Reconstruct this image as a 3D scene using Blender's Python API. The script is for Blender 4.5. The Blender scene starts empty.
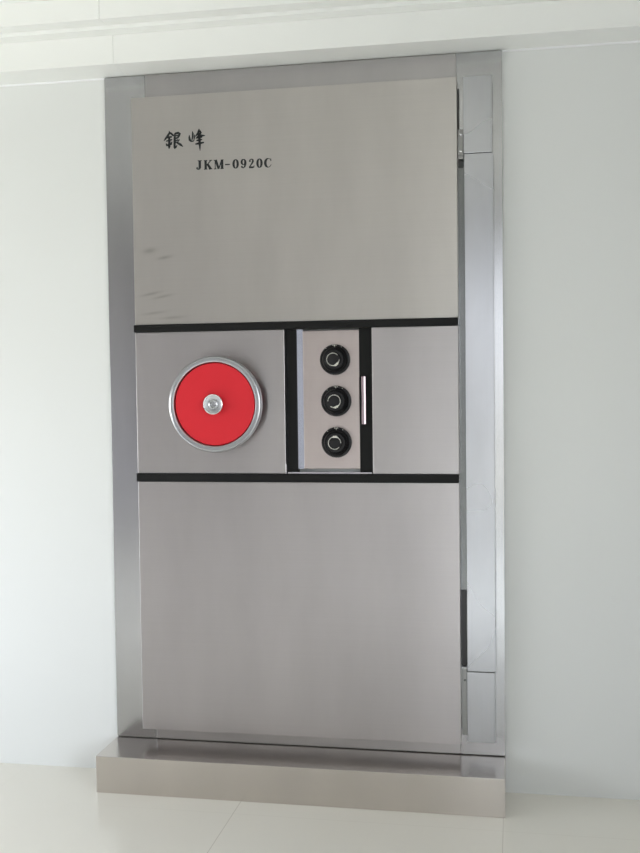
import bpy, bmesh, math, random
from mathutils import Vector, Matrix
random.seed(4)
scene = bpy.context.scene
COL = scene.collection

# ------------------------------------------------------------ camera
cam_data = bpy.data.cameras.new('camera')
cam = bpy.data.objects.new('camera', cam_data); COL.objects.link(cam)
YAW, PITCH, ROLL, FPX = 0.1842, -0.0387, -0.0122, 1038.8
cy_, sy_ = math.cos(YAW), math.sin(YAW)
fw = Vector((-sy_*math.cos(PITCH), cy_*math.cos(PITCH), math.sin(PITCH)))
rt = Vector((cy_, sy_, 0)); up = rt.cross(fw)
rt, up = math.cos(ROLL)*rt + math.sin(ROLL)*up, -math.sin(ROLL)*rt + math.cos(ROLL)*up
M = Matrix(((rt.x, up.x, -fw.x, 1.2272), (rt.y, up.y, -fw.y, -3.0491), (rt.z, up.z, -fw.z, 1.2011), (0, 0, 0, 1)))
cam.matrix_world = M
cam_data.sensor_fit = 'VERTICAL'; cam_data.sensor_height = 24.0
cam_data.lens = FPX*24.0/853.0
cam_data.clip_start = 0.05
scene.camera = cam

# ------------------------------------------------------------ sky, window portals, exposure
SKY_DIM, SKY_LEFT, SKY_RIGHT = 1.65, 4.8, 12.0
world = bpy.data.worlds.new('sky'); scene.world = world; world.use_nodes = True
wn, wl = world.node_tree.nodes, world.node_tree.links
bg = wn['Background']; pass
wtc = wn.new('ShaderNodeTexCoord'); wsep = wn.new('ShaderNodeSeparateXYZ'); wr = wn.new('ShaderNodeValToRGB')
wl.new(wtc.outputs['Generated'], wsep.inputs[0])
wmp = wn.new('ShaderNodeMapRange'); wmp.inputs[1].default_value = -1; wmp.inputs[2].default_value = 1
wl.new(wsep.outputs['Z'], wmp.inputs[0]); wl.new(wmp.outputs[0], wr.inputs[0]); wl.new(wr.outputs[0], bg.inputs['Color'])
cr = wr.color_ramp
cr.elements[0].position = 0.0; cr.elements[0].color = (.42, .42, .36, 1)
cr.elements[1].position = 1.0; cr.elements[1].color = (.75, .88, 1.0, 1)
e = cr.elements.new(.47); e.color = (.60, .61, .56, 1)
e = cr.elements.new(.52); e.color = (.90, .94, 1.0, 1)
# hazy sky, brighter on the sun's side (the right of the room)
wdot = wn.new('ShaderNodeVectorMath'); wdot.operation = 'DOT_PRODUCT'; wdot.inputs[1].default_value = (-.97, -.1, .1)
wl.new(wtc.outputs['Generated'], wdot.inputs[0])
wst = wn.new('ShaderNodeMapRange'); wst.interpolation_type = 'SMOOTHSTEP'
wst.inputs[1].default_value = .05; wst.inputs[2].default_value = .75
wst.inputs[3].default_value = SKY_DIM; wst.inputs[4].default_value = SKY_LEFT
wl.new(wdot.outputs['Value'], wst.inputs[0])
wst2 = wn.new('ShaderNodeMapRange'); wst2.interpolation_type = 'SMOOTHSTEP'      # softer brightness in the opposite sky
wst2.inputs[1].default_value = -.35; wst2.inputs[2].default_value = -.85
wst2.inputs[3].default_value = 0; wst2.inputs[4].default_value = SKY_RIGHT
wl.new(wdot.outputs['Value'], wst2.inputs[0])
wadd = wn.new('ShaderNodeMath'); wadd.operation = 'ADD'
wl.new(wst.outputs[0], wadd.inputs[0]); wl.new(wst2.outputs[0], wadd.inputs[1]); wl.new(wadd.outputs[0], bg.inputs['Strength'])

# room extents
XL, XR, YB, YF, ZC = -2.3, 2.1, -6.2, 0.012, 2.62
WIN1 = (0.85, 1.95, 0.02, 2.34)       # back wall glazed opening  x0 x1 z0 z1
WIN2 = (-2.7, -0.8, 0.30, 1.35)         # left wall window  y0 y1 z0 z1
WIN3 = (-4.5, -1.9, 0.40, 1.85)         # right wall window  y0 y1 z0 z1

def portal(loc, rot, sx, sz):
    d = bpy.data.lights.new('window_portal', 'AREA'); d.shape = 'RECTANGLE'; d.size = sx; d.size_y = sz
    d.cycles.is_portal = True
    o = bpy.data.objects.new('window_portal', d); COL.objects.link(o); o.location = loc; o.rotation_euler = rot
H = math.pi/2
portal(((WIN1[0]+WIN1[1])/2, YB-.1, (WIN1[2]+WIN1[3])/2), (H, 0, 0), WIN1[1]-WIN1[0], WIN1[3]-WIN1[2])
portal((XL-.1, (WIN2[0]+WIN2[1])/2, (WIN2[2]+WIN2[3])/2), (H, 0, -H), WIN2[1]-WIN2[0], WIN2[3]-WIN2[2])

portal((XR+.1, (WIN3[0]+WIN3[1])/2, (WIN3[2]+WIN3[3])/2), (H, 0, H), WIN3[1]-WIN3[0], WIN3[3]-WIN3[2])
vs = scene.view_settings
vs.view_transform = 'Standard'; vs.look = 'None'; vs.gamma = 1.0; vs.use_curve_mapping = False
vs.exposure = 0.80

# ------------------------------------------------------------ materials
def mat(name, color, rough=.5, metal=0., spec=.5, bump=0., bscale=200., var=0., vscale=3.):
    m = bpy.data.materials.new(name); m.use_nodes = True
    n, l = m.node_tree.nodes, m.node_tree.links; b = n['Principled BSDF']
    b.inputs['Base Color'].default_value = (*color, 1); b.inputs['Roughness'].default_value = rough
    b.inputs['Metallic'].default_value = metal; b.inputs['Specular IOR Level'].default_value = spec
    tc = n.new('ShaderNodeTexCoord')
    if bump:
        t = n.new('ShaderNodeTexNoise'); t.inputs['Scale'].default_value = bscale; t.inputs['Detail'].default_value = 3
        l.new(tc.outputs['Object'], t.inputs['Vector'])
        bp = n.new('ShaderNodeBump'); bp.inputs['Strength'].default_value = bump; bp.inputs['Distance'].default_value = .002
        l.new(t.outputs[0], bp.inputs['Height']); l.new(bp.outputs[0], b.inputs['Normal'])
    if var:
        t = n.new('ShaderNodeTexNoise'); t.inputs['Scale'].default_value = vscale; t.inputs['Detail'].default_value = 4
        l.new(tc.outputs['Object'], t.inputs['Vector'])
        mx = n.new('ShaderNodeMix'); mx.data_type = 'RGBA'
        mx.inputs[6].default_value = (*[c*(1-var) for c in color], 1); mx.inputs[7].default_value = (*[min(1, c*(1+var)) for c in color], 1)
        l.new(t.outputs[0], mx.inputs[0]); l.new(mx.outputs[2], b.inputs['Base Color'])
    return m

def brushed(name, color, rough=.34, along='X', aniso=.6, grain=.03, smudges=None, normal_wave=0.):
    m = mat(name, color, rough, 1.)
    n, l = m.node_tree.nodes, m.node_tree.links; b = n['Principled BSDF']
    tc = n.new('ShaderNodeTexCoord')
    mp = n.new('ShaderNodeMapping'); l.new(tc.outputs['Object'], mp.inputs[0])
    mp.inputs['Scale'].default_value = (3, 500, 500) if along == 'X' else (500, 500, 3)
    t = n.new('ShaderNodeTexNoise'); t.inputs['Scale'].default_value = 1.; t.inputs['Detail'].default_value = 2
    l.new(mp.outputs[0], t.inputs['Vector'])
    mx = n.new('ShaderNodeMix'); mx.data_type = 'RGBA'
    mx.inputs[6].default_value = (*[c*(1-grain) for c in color], 1); mx.inputs[7].default_value = (*[c*(1+grain) for c in color], 1)
    l.new(t.outputs[0], mx.inputs[0])
    # slow handling variation in the polish
    t2 = n.new('ShaderNodeTexNoise'); t2.inputs['Scale'].default_value = 2.5; t2.inputs['Detail'].default_value = 2
    l.new(tc.outputs['Object'], t2.inputs['Vector'])
    mr = n.new('ShaderNodeMapRange'); mr.inputs[3].default_value = rough-.04; mr.inputs[4].default_value = rough+.04
    l.new(t2.outputs[0], mr.inputs[0]); l.new(mr.outputs[0], b.inputs['Roughness'])
    # soft cloudy bands: finish differences and uneven reflections put into the colour
    mp3 = n.new('ShaderNodeMapping'); l.new(tc.outputs['Object'], mp3.inputs[0]); mp3.inputs['Scale'].default_value = (6, 6, 1.6) if along == 'X' else (9, 9, 3)
    t3 = n.new('ShaderNodeTexNoise'); t3.inputs['Scale'].default_value = 1.; t3.inputs['Detail'].default_value = 4; t3.inputs['Roughness'].default_value = .55
    l.new(mp3.outputs[0], t3.inputs['Vector'])
    mr3 = n.new('ShaderNodeMapRange'); mr3.inputs[1].default_value = .3; mr3.inputs[2].default_value = .7
    mr3.inputs[3].default_value = .95; mr3.inputs[4].default_value = 1.06; l.new(t3.outputs[0], mr3.inputs[0])
    vm = n.new('ShaderNodeVectorMath'); vm.operation = 'SCALE'; l.new(mx.outputs[2], vm.inputs[0]); l.new(mr3.outputs[0], vm.inputs['Scale'])
    col = vm.outputs[0]
    if smudges:
        sep = n.new('ShaderNodeSeparateXYZ'); l.new(tc.outputs['Object'], sep.inputs[0])
        total = None
        def mth(op, a, c=None, d=None):
            q = n.new('ShaderNodeMath'); q.operation = op
            for i, v in enumerate((a, c, d)):
                if v is None: continue
                if isinstance(v, (int, float)): q.inputs[i].default_value = v
                else: l.new(v, q.inputs[i])
            return q.outputs[0]
        for (sx, sz, rx, rz, tilt, amt) in smudges:
            dx = mth('SUBTRACT', sep.outputs['X'], sx); dz = mth('SUBTRACT', sep.outputs['Z'], sz)
            dz = mth('MULTIPLY_ADD', dx, -tilt, dz)
            q = mth('ADD', mth('POWER', mth('DIVIDE', dx, rx), 2.), mth('POWER', mth('DIVIDE', dz, rz), 2.))
            g = mth('MULTIPLY', mth('EXPONENT', mth('MULTIPLY', q, -1.)), amt)
            total = g if total is None else mth('ADD', total, g)
        m2 = n.new('ShaderNodeMix'); m2.data_type = 'RGBA'
        l.new(total, m2.inputs[0]); l.new(col, m2.inputs[6]); m2.inputs[7].default_value = (.30, .28, .26, 1)
        col = m2.outputs[2]
    l.new(col, b.inputs['Base Color'])
    bp = n.new('ShaderNodeBump'); bp.inputs['Strength'].default_value = .06; bp.inputs['Distance'].default_value = .0004
    l.new(t.outputs[0], bp.inputs['Height']); l.new(bp.outputs[0], b.inputs['Normal'])
    b.inputs['Anisotropic'].default_value = aniso
    tv = n.new('ShaderNodeCombineXYZ')
    tv.inputs[0 if along != 'X' else 2].default_value = 1.
    l.new(tv.outputs[0], b.inputs['Tangent'])
    return m

STEEL = (.545, .52, .495)
SM = [(.148, 1.617, .020, .008, .1, .55), (.195, 1.595, .022, .005, .15, .55), (.150, 1.487, .030, .004, .18, .5),
      (.188, 1.478, .030, .004, .18, .45), (.160, 1.429, .035, .004, .1, .4), (.218, 1.414, .035, .004, .05, .4)]
m_panel = brushed('brushed_steel_panel', STEEL, .33, 'X', .75, smudges=SM)
m_mid = brushed('brushed_steel_middle_panel', (.50, .475, .48), .33, 'X', .75)
m_frame = brushed('brushed_steel_frame', (.46, .445, .445), .33, 'X', .45)
m_jamb = brushed('brushed_steel_jamb', (.49, .49, .50), .2, 'Z', .1)
m_cover = brushed('brushed_steel_cover', (.50, .505, .53), .28, 'Z', .5)
m_step = brushed('brushed_steel_step', (.64, .60, .565), .22, 'X', .45)
m_dialp = brushed('dial_plate_steel', (.55, .485, .47), .38, 'X', .3)
m_bevel = brushed('polished_steel_strip', (.50, .52, .60), .22, 'Z', .3)
m_chrome = mat('chrome', (.82, .82, .83), .12, 1.)
m_satin = mat('satin_metal', (.66, .67, .69), .24, 1.)
m_rim = mat('cast_rim_metal', (.50, .51, .53), .3, 1.)
m_handle = mat('handle_metal', (.66, .54, .58), .12, 1.)
m_red = mat('red_enamel', (.70, .020, .032), .38, 0, .35)
m_black = mat('black_rubber', (.008, .008, .008), .6, 0, .22, bump=.2, bscale=300)
m_dial = mat('black_dial_plastic', (.006, .006, .007), .24, 0, .5)
m_ink = mat('black_ink', (.025, .028, .03), .5, 0, .3)
m_white = mat('white_marking', (.75, .73, .66), .5)
m_slot_shade = brushed('slot_shade_steel', (.20, .205, .205), .25, 'Z', .2)  # kept dark to stand for shade in the hinge slot
m_iron = mat('hinge_metal', (.30, .30, .295), .3, 1.)
m_dark = mat('bolt_and_slot_dark', (.10, .10, .10), .5, .6)  # for the lower bolt and the dark blocks in the slot
m_wall = mat('white_wall_panel', (.775, .785, .775), .42, 0, .4, bump=.05, bscale=60, var=.006, vscale=2)
m_back = mat('grey_room_paint', (.40, .385, .40), .6)
m_trim = mat('white_trim_paint', (.90, .905, .885), .45, 0, .35)
m_bead = mat('white_sealant', (.90, .90, .92), .35)
m_ceil = mat('white_ceiling_paint', (.50, .50, .49), .7)
m_alu = mat('window_frame_paint', (.7, .7, .7), .4)

def floor_material():
    m = mat('polished_cream_floor_tile', (.70, .67, .60), .16, 0, .5)
    n, l = m.node_tree.nodes, m.node_tree.links; b = n['Principled BSDF']
    tc = n.new('ShaderNodeTexCoord'); sep = n.new('ShaderNodeSeparateXYZ'); l.new(tc.outputs['Object'], sep.inputs[0])
    def mth(op, a, c=None):
        q = n.new('ShaderNodeMath'); q.operation = op
        for i, v in enumerate((a, c)):
            if v is None: continue
            if isinstance(v, (int, float)): q.inputs[i].default_value = v
            else: l.new(v, q.inputs[i])
        return q.outputs[0]
    P = .75
    def seam(c, off):
        f = mth('FRACT', mth('DIVIDE', mth('SUBTRACT', c, off), P))
        d = mth('MULTIPLY', mth('MINIMUM', f, mth('SUBTRACT', 1., f)), P)
        return mth('LESS_THAN', d, .0011)
    wm = n.new('ShaderNodeMapRange'); l.new(sep.outputs['X'], wm.inputs[0])      # seams fainter towards the left
    wm.inputs[1].default_value = -.1; wm.inputs[2].default_value = .4; wm.inputs[3].default_value = .12; wm.inputs[4].default_value = .9
    seam_amount = wm.outputs[0]
    s = mth('MAXIMUM', mth('MULTIPLY', seam(sep.outputs['X'], .4445), seam_amount), mth('MULTIPLY', seam(sep.outputs['Y'], -.260), mth('MULTIPLY', seam_amount, .3)))
    nz = n.new('ShaderNodeTexNoise'); nz.inputs['Scale'].default_value = 2.2; nz.inputs['Detail'].default_value = 5
    l.new(tc.outputs['Object'], nz.inputs['Vector'])
    base = n.new('ShaderNodeMix'); base.data_type = 'RGBA'
    base.inputs[6].default_value = (.83, .795, .72, 1); base.inputs[7].default_value = (.88, .85, .78, 1)
    l.new(nz.outputs[0], base.inputs[0])
    g = n.new('ShaderNodeMix'); g.data_type = 'RGBA'; l.new(s, g.inputs[0]); l.new(base.outputs[2], g.inputs[6])
    g.inputs[7].default_value = (.64, .60, .53, 1); l.new(g.outputs[2], b.inputs['Base Color'])
    return m
m_floor = floor_material()

# ------------------------------------------------------------ helpers
def box(bm, x0, x1, y0, y1, z0, z1):
    r = bmesh.ops.create_cube(bm, size=1.)
    for v in r['verts']:
        v.co = Vector(((x0+x1)/2+v.co.x*(x1-x0), (y0+y1)/2+v.co.y*(y1-y0), (z0+z1)/2+v.co.z*(z1-z0)))
    return r['verts']
def obj(name, bm, m, parent=None, bevel=0., smooth=False, seg=2):
    bmesh.ops.recalc_face_normals(bm, faces=bm.faces[:])
    me = bpy.data.meshes.new(name); bm.to_mesh(me); bm.free()
    for k in (m if isinstance(m, (list, tuple)) else [m]): me.materials.append(k)
    o = bpy.data.objects.new(name, me); COL.objects.link(o)
    if parent: o.parent = parent
    if smooth:
        for p in me.polygons: p.use_smooth = True
        me.set_sharp_from_angle(angle=math.radians(35))
    if bevel:
        md = o.modifiers.new('bevel', 'BEVEL'); md.width = bevel; md.segments = seg; md.limit_method = 'ANGLE'
    return o
def boxes(name, lst, m, parent=None, bevel=0.):
    bm = bmesh.new()
    for b in lst: box(bm, *b)
    return obj(name, bm, m, parent, bevel)
def each(name, lst, m, parent, bevel=0.):
    return [boxes(name, [b], m, parent, bevel) for b in lst]
def struct(o): o['kind'] = 'structure'; return o
def lathe(bm, cx, cz, prof, n=96, knurl=None, mi=0):
    """prof: list of (radius, y); revolves about the y direction through (cx, cz)."""
    rings = []
    for (r, y) in prof:
        if r < 1e-6: rings.append([bm.verts.new((cx, y, cz))]); continue
        ring = []
        for i in range(n):
            a = 2*math.pi*i/n; rr = r
            if knurl and abs(r-knurl[0]) < 1e-5 and (i % 2): rr = r-knurl[1]
            ring.append(bm.verts.new((cx+rr*math.cos(a), y, cz+rr*math.sin(a))))
        rings.append(ring)
    for A, B in zip(rings, rings[1:]):
        for i in range(n):
            j = (i+1) % n
            if len(A) == 1 and len(B) == 1: continue
            if len(A) == 1: f = bm.faces.new((A[0], B[i], B[j]))
            elif len(B) == 1: f = bm.faces.new((A[i], A[j], B[0]))
            else: f = bm.faces.new((A[i], A[j], B[j], B[i]))
            f.material_index = mi
def ribbon(bm, pts, y0, y1):
    """pts: (x, z, width) centre line; flat extruded stroke between y0 (front) and y1."""
    L, Rr = [], []
    for i, (x, z, w) in enumerate(pts):
        a = pts[max(i-1, 0)]; b = pts[min(i+1, len(pts)-1)]
        dx, dz = b[0]-a[0], b[1]-a[1]; d = math.hypot(dx, dz) or 1.
        nx, nz = -dz/d*w/2, dx/d*w/2
        L.append((x+nx, z+nz)); Rr.append((x-nx, z-nz))
    vf = [[bm.verts.new((p[0], yy, p[1])) for p in side] for yy in (y0, y1) for side in (L, Rr)]
    Lf, Rf, Lb, Rb = vf
    for i in range(len(pts)-1):
        bm.faces.new((Lf[i], Rf[i], Rf[i+1], Lf[i+1])); bm.faces.new((Lb[i], Lb[i+1], Rb[i+1], Rb[i]))
        bm.faces.new((Lf[i], Lf[i+1], Lb[i+1], Lb[i])); bm.faces.new((Rf[i], Rb[i], Rb[i+1], Rf[i+1]))
    bm.faces.new((Lf[0], Lb[0], Rb[0], Rf[0])); bm.faces.new((Lf[-1], Rf[-1], Rb[-1], Lb[-1]))

# ------------------------------------------------------------ room shell
T = .12
struct(boxes('floor', [(XL-T, XR+T, YB-T, YF+T, -.1, 0)], m_floor))
struct(boxes('ceiling', [(XL-T, XR+T, YB-T, YF+T, ZC, ZC+.1)], m_ceil))
struct(boxes('wall_front', [(XL-T, XR+T, YF, YF+T, 0, ZC)], m_wall))
a0, a1, c0, c1 = WIN1
struct(boxes('wall_back', [(XL-T, a0, YB-T, YB, 0, ZC), (a1, XR+T, YB-T, YB, 0, ZC), (a0, a1, YB-T, YB, c1, ZC), (a0, a1, YB-T, YB, 0, c0)], m_back))
b0, b1, d0, d1 = WIN2
struct(boxes('wall_left', [(XL-T, XL, YB, b0, 0, ZC), (XL-T, XL, b1, YF, 0, ZC), (XL-T, XL, b0, b1, 0, d0), (XL-T, XL, b0, b1, d1, ZC)], m_back))
e0, e1, g0, g1 = WIN3
struct(boxes('wall_right', [(XR, XR+T, YB, e0, 0, ZC), (XR, XR+T, e1, YF, 0, ZC), (XR, XR+T, e0, e1, 0, g0), (XR, XR+T, e0, e1, g1, ZC)], m_wall))
def win_frame(name, plane, p, u0, u1, z0, z1, nm):
    w = .045; L = []
    us = [u0+(u1-u0)*i/nm for i in range(nm+1)]
    segs = [(u0, u1, z0, z0+w), (u0, u1, z1-w, z1)]
    for i, u in enumerate(us):
        lo = u if i == 0 else (u-w if i == nm else u-w/2); segs.append((lo, lo+w, z0+w, z1-w))
    for (s0, s1, q0, q1) in segs:
        L.append((s0, s1, p, p+.05, q0, q1) if plane == 'y' else (p, p+.05, s0, s1, q0, q1))
    return struct(boxes(name, L, m_alu))
win_frame('window_1', 'y', YB-.08, a0, a1, c0, c1, 2)
win_frame('window_2', 'x', XL-.09, b0, b1, d0, d1, 2)
win_frame('window_3', 'x', XR+.04, e0, e1, g0, g1, 2)

# stepped white bulkhead over the door
Z1, Z2, Z3 = 2.1556, 2.2395, 2.3165
Y1, Y2, Y3, Y4 = -.116, -.166, -.216, -.33
JX = .075
struct(boxes('trim_1', [(XL, JX, Y1, YF, Z1, Z2), (JX+.0008, XR, Y1, YF, Z1, Z2)], m_trim, bevel=.0008))
struct(boxes('trim_2', [(XL, XR, Y2, YF, Z2, Z2+.012)], m_trim, bevel=.001))
struct(boxes('trim_3', [(XL, JX, Y3, YF, Z2+.006+.006, Z3), (JX+.0008, XR, Y3, YF, Z2+.012, Z3)], m_trim, bevel=.001))
struct(boxes('trim_4', [(XL, XR, Y4, YF, Z3, ZC)], m_trim, bevel=.001))
struct(boxes('trim_5', [(XL, -.002, YF-.004, YF, Z1-.0045, Z1), (1.202, XR, YF-.004, YF, Z1-.0045, Z1)], m_bead))

# ------------------------------------------------------------ threshold step
HS, DS = .1101, .1742
bm = bmesh.new(); box(bm, 0, 1.2, -DS, YF, 0, HS)
step = obj('threshold_step', bm, m_step, bevel=.0012)
step['label'] = 'low brushed steel box step on the cream floor below the vault door'; step['category'] = 'step'

# ------------------------------------------------------------ vault door
vault = bpy.data.objects.new('vault_door', None); COL.objects.link(vault)
vault.location = (0, 0, 0)
vault['label'] = 'tall brushed steel vault door with red handwheel, three black dials and black stripes'
vault['kind'] = 'thing'; vault['category'] = 'vault door'
FT, SB = Z1-.003, HS+.0025
boxes('left_jamb', [(0, .1295, 0, YF, SB, FT)], m_jamb, vault, .0006)
boxes('right_jamb', [(1.0705, 1.2, 0, YF, SB, FT)], m_jamb, vault, .0006)
boxes('frame_head', [(.1303, 1.0697, 0, YF, 2.0, FT)], m_frame, vault, .0006)
boxes('frame_sill', [(.1303, 1.0697, 0, YF, SB, .30)], m_frame, vault, .0006)

LX0, LX1, LZ0, LZ1, LY = .0972, 1.0733, .151, 2.0763, -.035
S1a, S1b, S2a, S2b = 1.371, 1.3935, .917, .942
boxes('upper_panel', [(LX0, LX1, LY, 0, S1b, LZ1)], m_panel, vault, .0012)
boxes('lower_panel', [(LX0, LX1, LY, 0, LZ0, S2a)], m_mid, vault, .0012)
boxes('middle_panel', [(LX0, .561, LY, 0, S2b, S1a)], m_mid, vault, .0015)
boxes('middle_panel', [(.822, LX1, LY, 0, S2b, S1a)], m_mid, vault, .0015)
for (za, zb) in ((S1a, S1b), (S2a, S2b)):
    boxes('black_stripe', [(LX0-.003, LX1-.002, LY-.005, 0, za, zb)], m_black, vault, .0015)
# recessed bay of the dials
RY = -.018
boxes('black_band', [(.561, .596, RY, 0, S2b, S1a)], m_black, vault)
boxes('black_band', [(.782, .822, RY, 0, S2b, S1a), (.8145, .822, LY+.004, RY, S2b+.006, S1a-.006)], m_black, vault)
bm = bmesh.new()
vs_ = [bm.verts.new(c) for c in ((.596, RY-.0024, .956), (.6135, RY-.0012, .956), (.6135, 0, .956), (.596, 0, .956),
                                 (.596, RY-.0024, S1a), (.6135, RY-.0012, S1a), (.6135, 0, S1a), (.596, 0, S1a))]
for f in ((0, 1, 5, 4), (1, 2, 6, 5), (2, 3, 7, 6), (3, 0, 4, 7), (4, 5, 6, 7), (3, 2, 1, 0)): bm.faces.new([vs_[i] for i in f])
obj('steel_strip', bm, m_bevel, vault)
boxes('dial_plate', [(.6137, .782, RY-.0012, 0, .956, 1.366)], m_dialp, vault, .001)
boxes('bay_ledge', [(.566, .818, LY+.004, 0, S2b, .9465)], m_chrome, vault)
boxes('edge_clip', [(.5612, .5635, LY+.001, 0, .943, .972)], m_chrome, vault)

# combination dials
def dial(cx, cz, blob_deg, gap_deg):
    Y = RY-.0012
    bm = bmesh.new()
    lathe(bm, cx, cz, [(0, Y), (.0445, Y), (.0455, Y-.002), (.0455, Y-.010), (.0435, Y-.0122), (.0400, Y-.0125), (.0392, Y-.0112), (.0380, Y-.0112), (.0372, Y-.0130), (.0360, Y-.016),
                       (.0352, Y-.021), (.0335, Y-.0230), (.0320, Y-.0220), (.0312, Y-.0220), (.0300, Y-.0240), (.0285, Y-.027), (.0280, Y-.030), (.0, Y-.031)], 120, knurl=(.0455, .0009))
    base = obj('combination_dial', bm, m_dial, vault, smooth=True)
    bm = bmesh.new()
    lathe(bm, cx, cz, [(0, Y-.030), (.0215, Y-.030), (.0208, Y-.040), (.0206, Y-.0425), (.0195, Y-.0440), (.0170, Y-.0438), (.0165, Y-.0428), (0, Y-.0428)], 96, knurl=(.0208, .0008))
    obj('knob', bm, m_dial, base, smooth=True)
    bm = bmesh.new()      # dashed white ring round the knob face
    n = 26
    for i in range(n):
        am = 360*i/n
        if abs((am-gap_deg+180) % 360-180) < 22: continue
        a0_, a1_ = math.radians(am), math.radians(am+360/n*random.uniform(.68, .98))
        pts = [(cx+.0183*math.cos(a0_+(a1_-a0_)*k/3), cz+.0183*math.sin(a0_+(a1_-a0_)*k/3), random.uniform(.0013, .0021)) for k in range(4)]
        ribbon(bm, pts, Y-.0448, Y-.0436)
    for da, r0, r1, w in ((-22, .0170, .0200, .004), (-6, .0155, .0215, .0060), (12, .0150, .0210, .0055), (28, .0165, .0195, .003)):
        a = math.radians(blob_deg+da)
        ribbon(bm, [(cx+r0*math.cos(a), cz+r0*math.sin(a), w), (cx+r1*math.cos(a), cz+r1*math.sin(a), w*.8)], Y-.0449, Y-.0428)
    obj('dial_marking', bm, m_white, base)
    for ad in (96, 90, 84, 128, 62):
        a = math.radians(ad); bm = bmesh.new(); r0 = .0385 if ad in (90,) else .0415; r1 = .0440 if ad in (96, 90, 84) else .0430
        ribbon(bm, [(cx+r0*math.cos(a), cz+r0*math.sin(a), .0022), (cx+r1*math.cos(a), cz+r1*math.sin(a), .0022)], Y-.0129, Y-.0115)
        obj('index_mark', bm, m_white, base)
dial(.7115, 1.279, -58, 10)
dial(.7135, 1.157, -72, 200)
dial(.7135, 1.035, 84, 330)

# pull handle in the right black band
bm = bmesh.new()
prof = [(.7912, RY-.022), (.7920, RY-.0235), (.7985, RY-.0240), (.8032, RY-.0226), (.8036, RY-.014), (.7912, RY-.014)]
lo = [bm.verts.new((x, y, 1.089)) for x, y in prof]; hi = [bm.verts.new((x, y, 1.228)) for x, y in prof]
bm.faces.new(lo); bm.faces.new(hi)
for i in range(len(prof)): j = (i+1) % len(prof); bm.faces.new((lo[i], lo[j], hi[j], hi[i]))
hd = obj('pull_handle', bm, m_handle, vault)
each('handle_post', [(.7945, .8005, RY-.016, RY, 1.100, 1.110), (.7945, .8005, RY-.016, RY, 1.207, 1.217)], m_chrome, hd)

# red handwheel
WX, WZ, WY = .3608, 1.152, -.012
def wl_(prof, k=.9965): return [(r*k, y if abs(y-LY) < 1e-6 else y+WY) for (r, y) in prof]
bm = bmesh.new()
lathe(bm, WX, WZ, wl_([(0, LY), (.034, LY), (.032, -.052), (.060, -.060), (.126, -.062), (.126, -.066), (.1214, -.066), (.1214, -.0790), (.1206, -.0800), (0, -.0800)]), 128)
wheel = obj('handwheel', bm, m_red, vault, smooth=True)
bm = bmesh.new()
lathe(bm, WX, WZ, wl_([(.1240, -.064), (.1240, -.082), (.1255, -.0850), (.1300, -.0862), (.1340, -.0860), (.1352, -.0848), (.1368, -.0858),
                   (.1400, -.0845), (.1422, -.0800), (.1425, -.0700), (.1415, -.0620), (.1380, -.0585), (.1270, -.0580), (.1240, -.064)]), 144)
obj('wheel_rim', bm, m_rim, wheel, smooth=True)
bm = bmesh.new()
lathe(bm, WX, WZ, wl_([(0, -.0798), (.0225, -.0798), (.0225, -.0900), (.0290, -.0930), (.0290, -.0960), (.0262, -.0972), (.0200, -.0955),
                   (.0150, -.0950), (.0138, -.0985), (.0115, -.0995), (.0090, -.0985), (.0070, -.0960), (0, -.0955)]), 96)
hub = obj('wheel_hub', bm, m_rim, wheel, smooth=True)
bm = bmesh.new()
lathe(bm, WX, WZ, wl_([(.0262, -.0940), (.0262, -.0985), (.0270, -.0998), (.0284, -.1002), (.0298, -.0992), (.0304, -.0970), (.0300, -.0940), (.0262, -.0940)]), 96)
obj('hub_ring', bm, m_chrome, hub, smooth=True)

# hinge covers
CX0, CX1 = 1.0930, 1.1735
c1 = boxes('hinge_cover', [(1.0915, 1.1715, LY, 0, 1.8595, 2.0755)], m_cover, vault, .0012)
c2 = boxes('hinge_cover', [(CX0, CX1+.001, LY-.001, 0, .3685, 1.8575)], m_cover, vault, .0012)
c3 = boxes('hinge_cover', [(1.0915, 1.1715, LY, 0, .161, .3665)], m_cover, vault, .0012)
# hinge hardware in the slot, and dark pieces added for its shade
h1 = boxes('hinge', [(1.0755, 1.0905, -.024, 0, 1.846, 1.930), (1.0750, 1.0912, -.028, 0, 1.856, 1.872)], m_iron, vault, .001)
bm = bmesh.new()
bm.free()
for z in (1.915, 1.867):
    bm = bmesh.new(); lathe(bm, 1.083, z, [(0.0035, -.024), (.0035, -.030), (0, -.031)], 16)
    obj('bolt', bm, m_chrome, h1, smooth=True)
h2 = boxes('hinge', [(1.0775, 1.0905, -.026, 0, .178, .372), (1.0765, 1.0790, -.030, 0, .200, .376), (1.0765, 1.0905, -.030, -.02, .3725, .376)], m_iron, vault, .0008)
boxes('hinge_edge', [(1.0752, 1.0764, -.0302, -.004, .235, .3765), (1.0752, 1.0905, -.0308, -.029, .3762, .3785)], m_satin, h2)
bm = bmesh.new(); lathe(bm, 1.0845, .340, [(0.003, -.026), (.003, -.029), (0, -.030)], 16)
obj('bolt', bm, m_dark, h2, smooth=True)
boxes('slot_shade_strip', [(1.0737, 1.0925, -.0035, 0, .381, 1.822)], m_slot_shade, vault)  # dark strip added for the shade between leaf and covers
each('slot_dark_block', [(1.0745, 1.0905, -.010, -.0036, .380, .600), (1.0745, 1.0905, -.010, 0, 1.825, 1.845), (1.0737, 1.0785, -.006, 0, 1.935, 2.05)], m_dark, vault)  # dark blocks added for the black gap and darkest stretches of the slot

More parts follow.
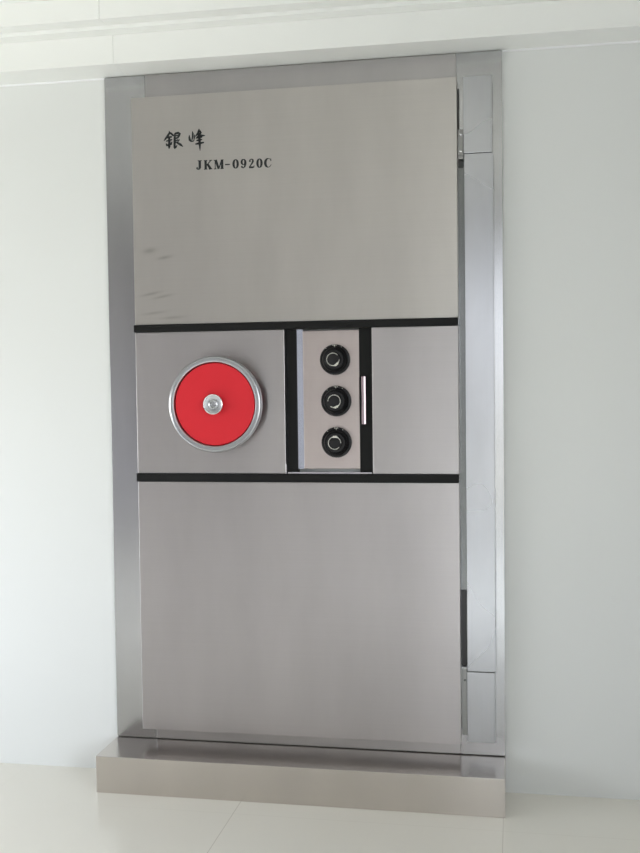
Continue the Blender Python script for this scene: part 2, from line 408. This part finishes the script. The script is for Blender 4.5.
# ------------------------------------------------------------ lettering on the upper panel
ys, ye = LY-.0006, LY+.0004
def gx(px): return .199+(px-164)*.00316
def gz(px, py): return 1.913+(151-py)*.00286-(px-164)*.00013
def brush(name, strokes):
    bm = bmesh.new()
    for s in strokes:
        pts = []
        for i, (u, v, w) in enumerate(s):
            px, py = 158+u/11.85, 124+v/11.85
            pts.append((gx(px), gz(px, py), w/11.85*.0031*1.4))
        ribbon(bm, pts, ys, ye)
    return obj(name, bm, m_ink, vault)
brush('brush_character', [
    [(137, 72, 4), (143, 95, 17), (118, 135, 19), (92, 170, 15), (72, 196, 4)],
    [(140, 92, 12), (158, 104, 17), (182, 128, 16), (190, 138, 5)],
    [(112, 158, 12), (138, 150, 16), (168, 145, 12)],
    [(98, 200, 8), (130, 190, 15), (172, 180, 10)],
    [(134, 140, 15), (137, 200, 20), (134, 262, 22), (132, 292, 8)],
    [(96, 226, 7), (106, 242, 14), (118, 250, 8)], [(170, 205, 7), (160, 225, 13), (150, 240, 8)],
    [(98, 256, 8), (130, 246, 16), (168, 232, 10)],
    [(196, 118, 12), (215, 105, 19), (245, 98, 19), (260, 108, 20), (248, 138, 18), (236, 158, 12)],
    [(206, 136, 8), (225, 132, 12), (245, 128, 8)],
    [(205, 166, 10), (225, 162, 15), (246, 156, 10)],
    [(202, 194, 9), (224, 190, 12), (244, 182, 8)],
    [(203, 112, 12), (200, 170, 19), (198, 230, 19), (197, 278, 18), (199, 296, 6)],
    [(198, 290, 8), (214, 272, 14), (228, 248, 5)],
    [(208, 208, 10), (240, 226, 17), (268, 244, 20), (296, 270, 5)],
    [(258, 176, 5), (246, 196, 10), (232, 210, 6)]])
brush('brush_character', [
    [(372, 128, 5), (372, 158, 16), (376, 188, 20), (392, 204, 13), (415, 204, 10), (430, 190, 4)],
    [(408, 82, 5), (413, 110, 15), (411, 150, 15), (400, 192, 8)],
    [(434, 122, 5), (432, 150, 12), (424, 188, 9)],
    [(486, 52, 5), (486, 78, 20), (470, 112, 18), (442, 146, 6)],
    [(476, 92, 10), (500, 82, 17), (508, 96, 16), (486, 130, 16), (446, 172, 5)],
    [(462, 112, 6), (490, 130, 16), (520, 138, 18), (554, 136, 6)],
    [(452, 166, 8), (488, 158, 18), (522, 154, 8)],
    [(452, 198, 8), (488, 190, 18), (522, 184, 7)],
    [(440, 240, 10), (480, 232, 19), (536, 222, 12), (542, 216, 4)],
    [(488, 120, 12), (489, 180, 22), (492, 250, 18), (493, 290, 12), (494, 322, 3)]])

def arc(cx, cz, rx, rz, a0, a1, n, wf):
    return [(cx+rx*math.cos(math.radians(a0+(a1-a0)*i/n)), cz+rz*math.sin(math.radians(a0+(a1-a0)*i/n)), wf(math.radians(a0+(a1-a0)*i/n))) for i in range(n+1)]
th = lambda a: .07+.17*abs(math.cos(a))
G = {   # unit-height serif glyphs: (width, strokes in x, z, stroke width)
 'J': (.62, [[(.42, .95, .24), (.42, .22, .24), (.36, .09, .16), (.24, .045, .10), (.13, .08, .10)], arc(.13, .17, .055, .055, 0, 360, 12, lambda a: .11), [(.2, .965, .07), (.64, .965, .07)]]),
 'K': (.92, [[(.22, 1, .23), (.22, 0, .23)], [(.02, .965, .07), (.42, .965, .07)], [(.02, .035, .07), (.42, .035, .07)],
             [(.82, .94, .09), (.30, .42, .09)], [(.44, .58, .2), (.80, .02, .25)], [(.62, .965, .07), (.98, .965, .07)], [(.58, .035, .07), (1.0, .035, .07)]]),
 'M': (1.14, [[(.16, .98, .08), (.16, 0, .08)], [(.22, 1, .25), (.56, .02, .20)], [(.92, 1, .10), (.58, .02, .10)], [(.96, 1, .24), (.96, 0, .24)],
              [(.0, .965, .07), (.30, .965, .07)], [(.0, .035, .07), (.32, .035, .07)], [(.84, .965, .07), (1.14, .965, .07)], [(.76, .035, .07), (1.14, .035, .07)]]),
 '-': (.52, [[(.0, .46, .11), (.52, .46, .11)]]),
 '0': (.66, [arc(.33, .5, .23, .45, 0, 360, 32, lambda a: .07+.15*abs(math.cos(a)))]),
 '9': (.64, [arc(.31, .68, .20, .27, 0, 360, 28, lambda a: .07+.13*abs(math.cos(a))), [(.53, .70, .2), (.52, .45, .2), (.44, .17, .14), (.30, .05, .09), (.14, .10, .09)], arc(.14, .17, .05, .05, 0, 360, 12, lambda a: .1)]),
 '2': (.64, [arc(.15, .76, .05, .05, 0, 360, 12, lambda a: .1), [(.11, .80, .07), (.18, .93, .08), (.33, .96, .09), (.47, .88, .16), (.49, .72, .19), (.38, .50, .14), (.20, .28, .10), (.08, .10, .09)], [(.04, .08, .15), (.40, .08, .18), (.58, .10, .12), (.62, .28, .05)]]),
 'C': (.88, [arc(.46, .5, .35, .46, 48, 312, 30, lambda a: .06+.19*max(0, -math.cos(a))), [(.76, .98, .05), (.76, .68, .10)], [(.69, .16, .06), (.80, .32, .05)]]),
}
def letter(ch, px0, px1):
    w, ss = G[ch]; x0, x1 = .297+(px0-195.5)*.00307, .297+(px1-195.5)*.00307
    zb = 1.852-(px0-195.5)*.00006; h = .0275; k = (x1-x0)/w
    bm = bmesh.new()
    for s in ss: ribbon(bm, [(x0+x*k, zb+z*h, wd*h*1.15) for (x, z, wd) in s], ys, ye)
    obj('letter' if ch.isalpha() else ('dash' if ch == '-' else 'numeral'), bm, m_ink, vault)
for ch, p0, p1 in (('J', 196, 201.6), ('K', 203.8, 211.8), ('M', 213.9, 223.8), ('-', 225.2, 230), ('0', 232.8, 238.8), ('9', 240.8, 246.6), ('2', 248.7, 254.4), ('0', 256.6, 262.4), ('C', 264.3, 271.8)):
    letter(ch, p0, p1)
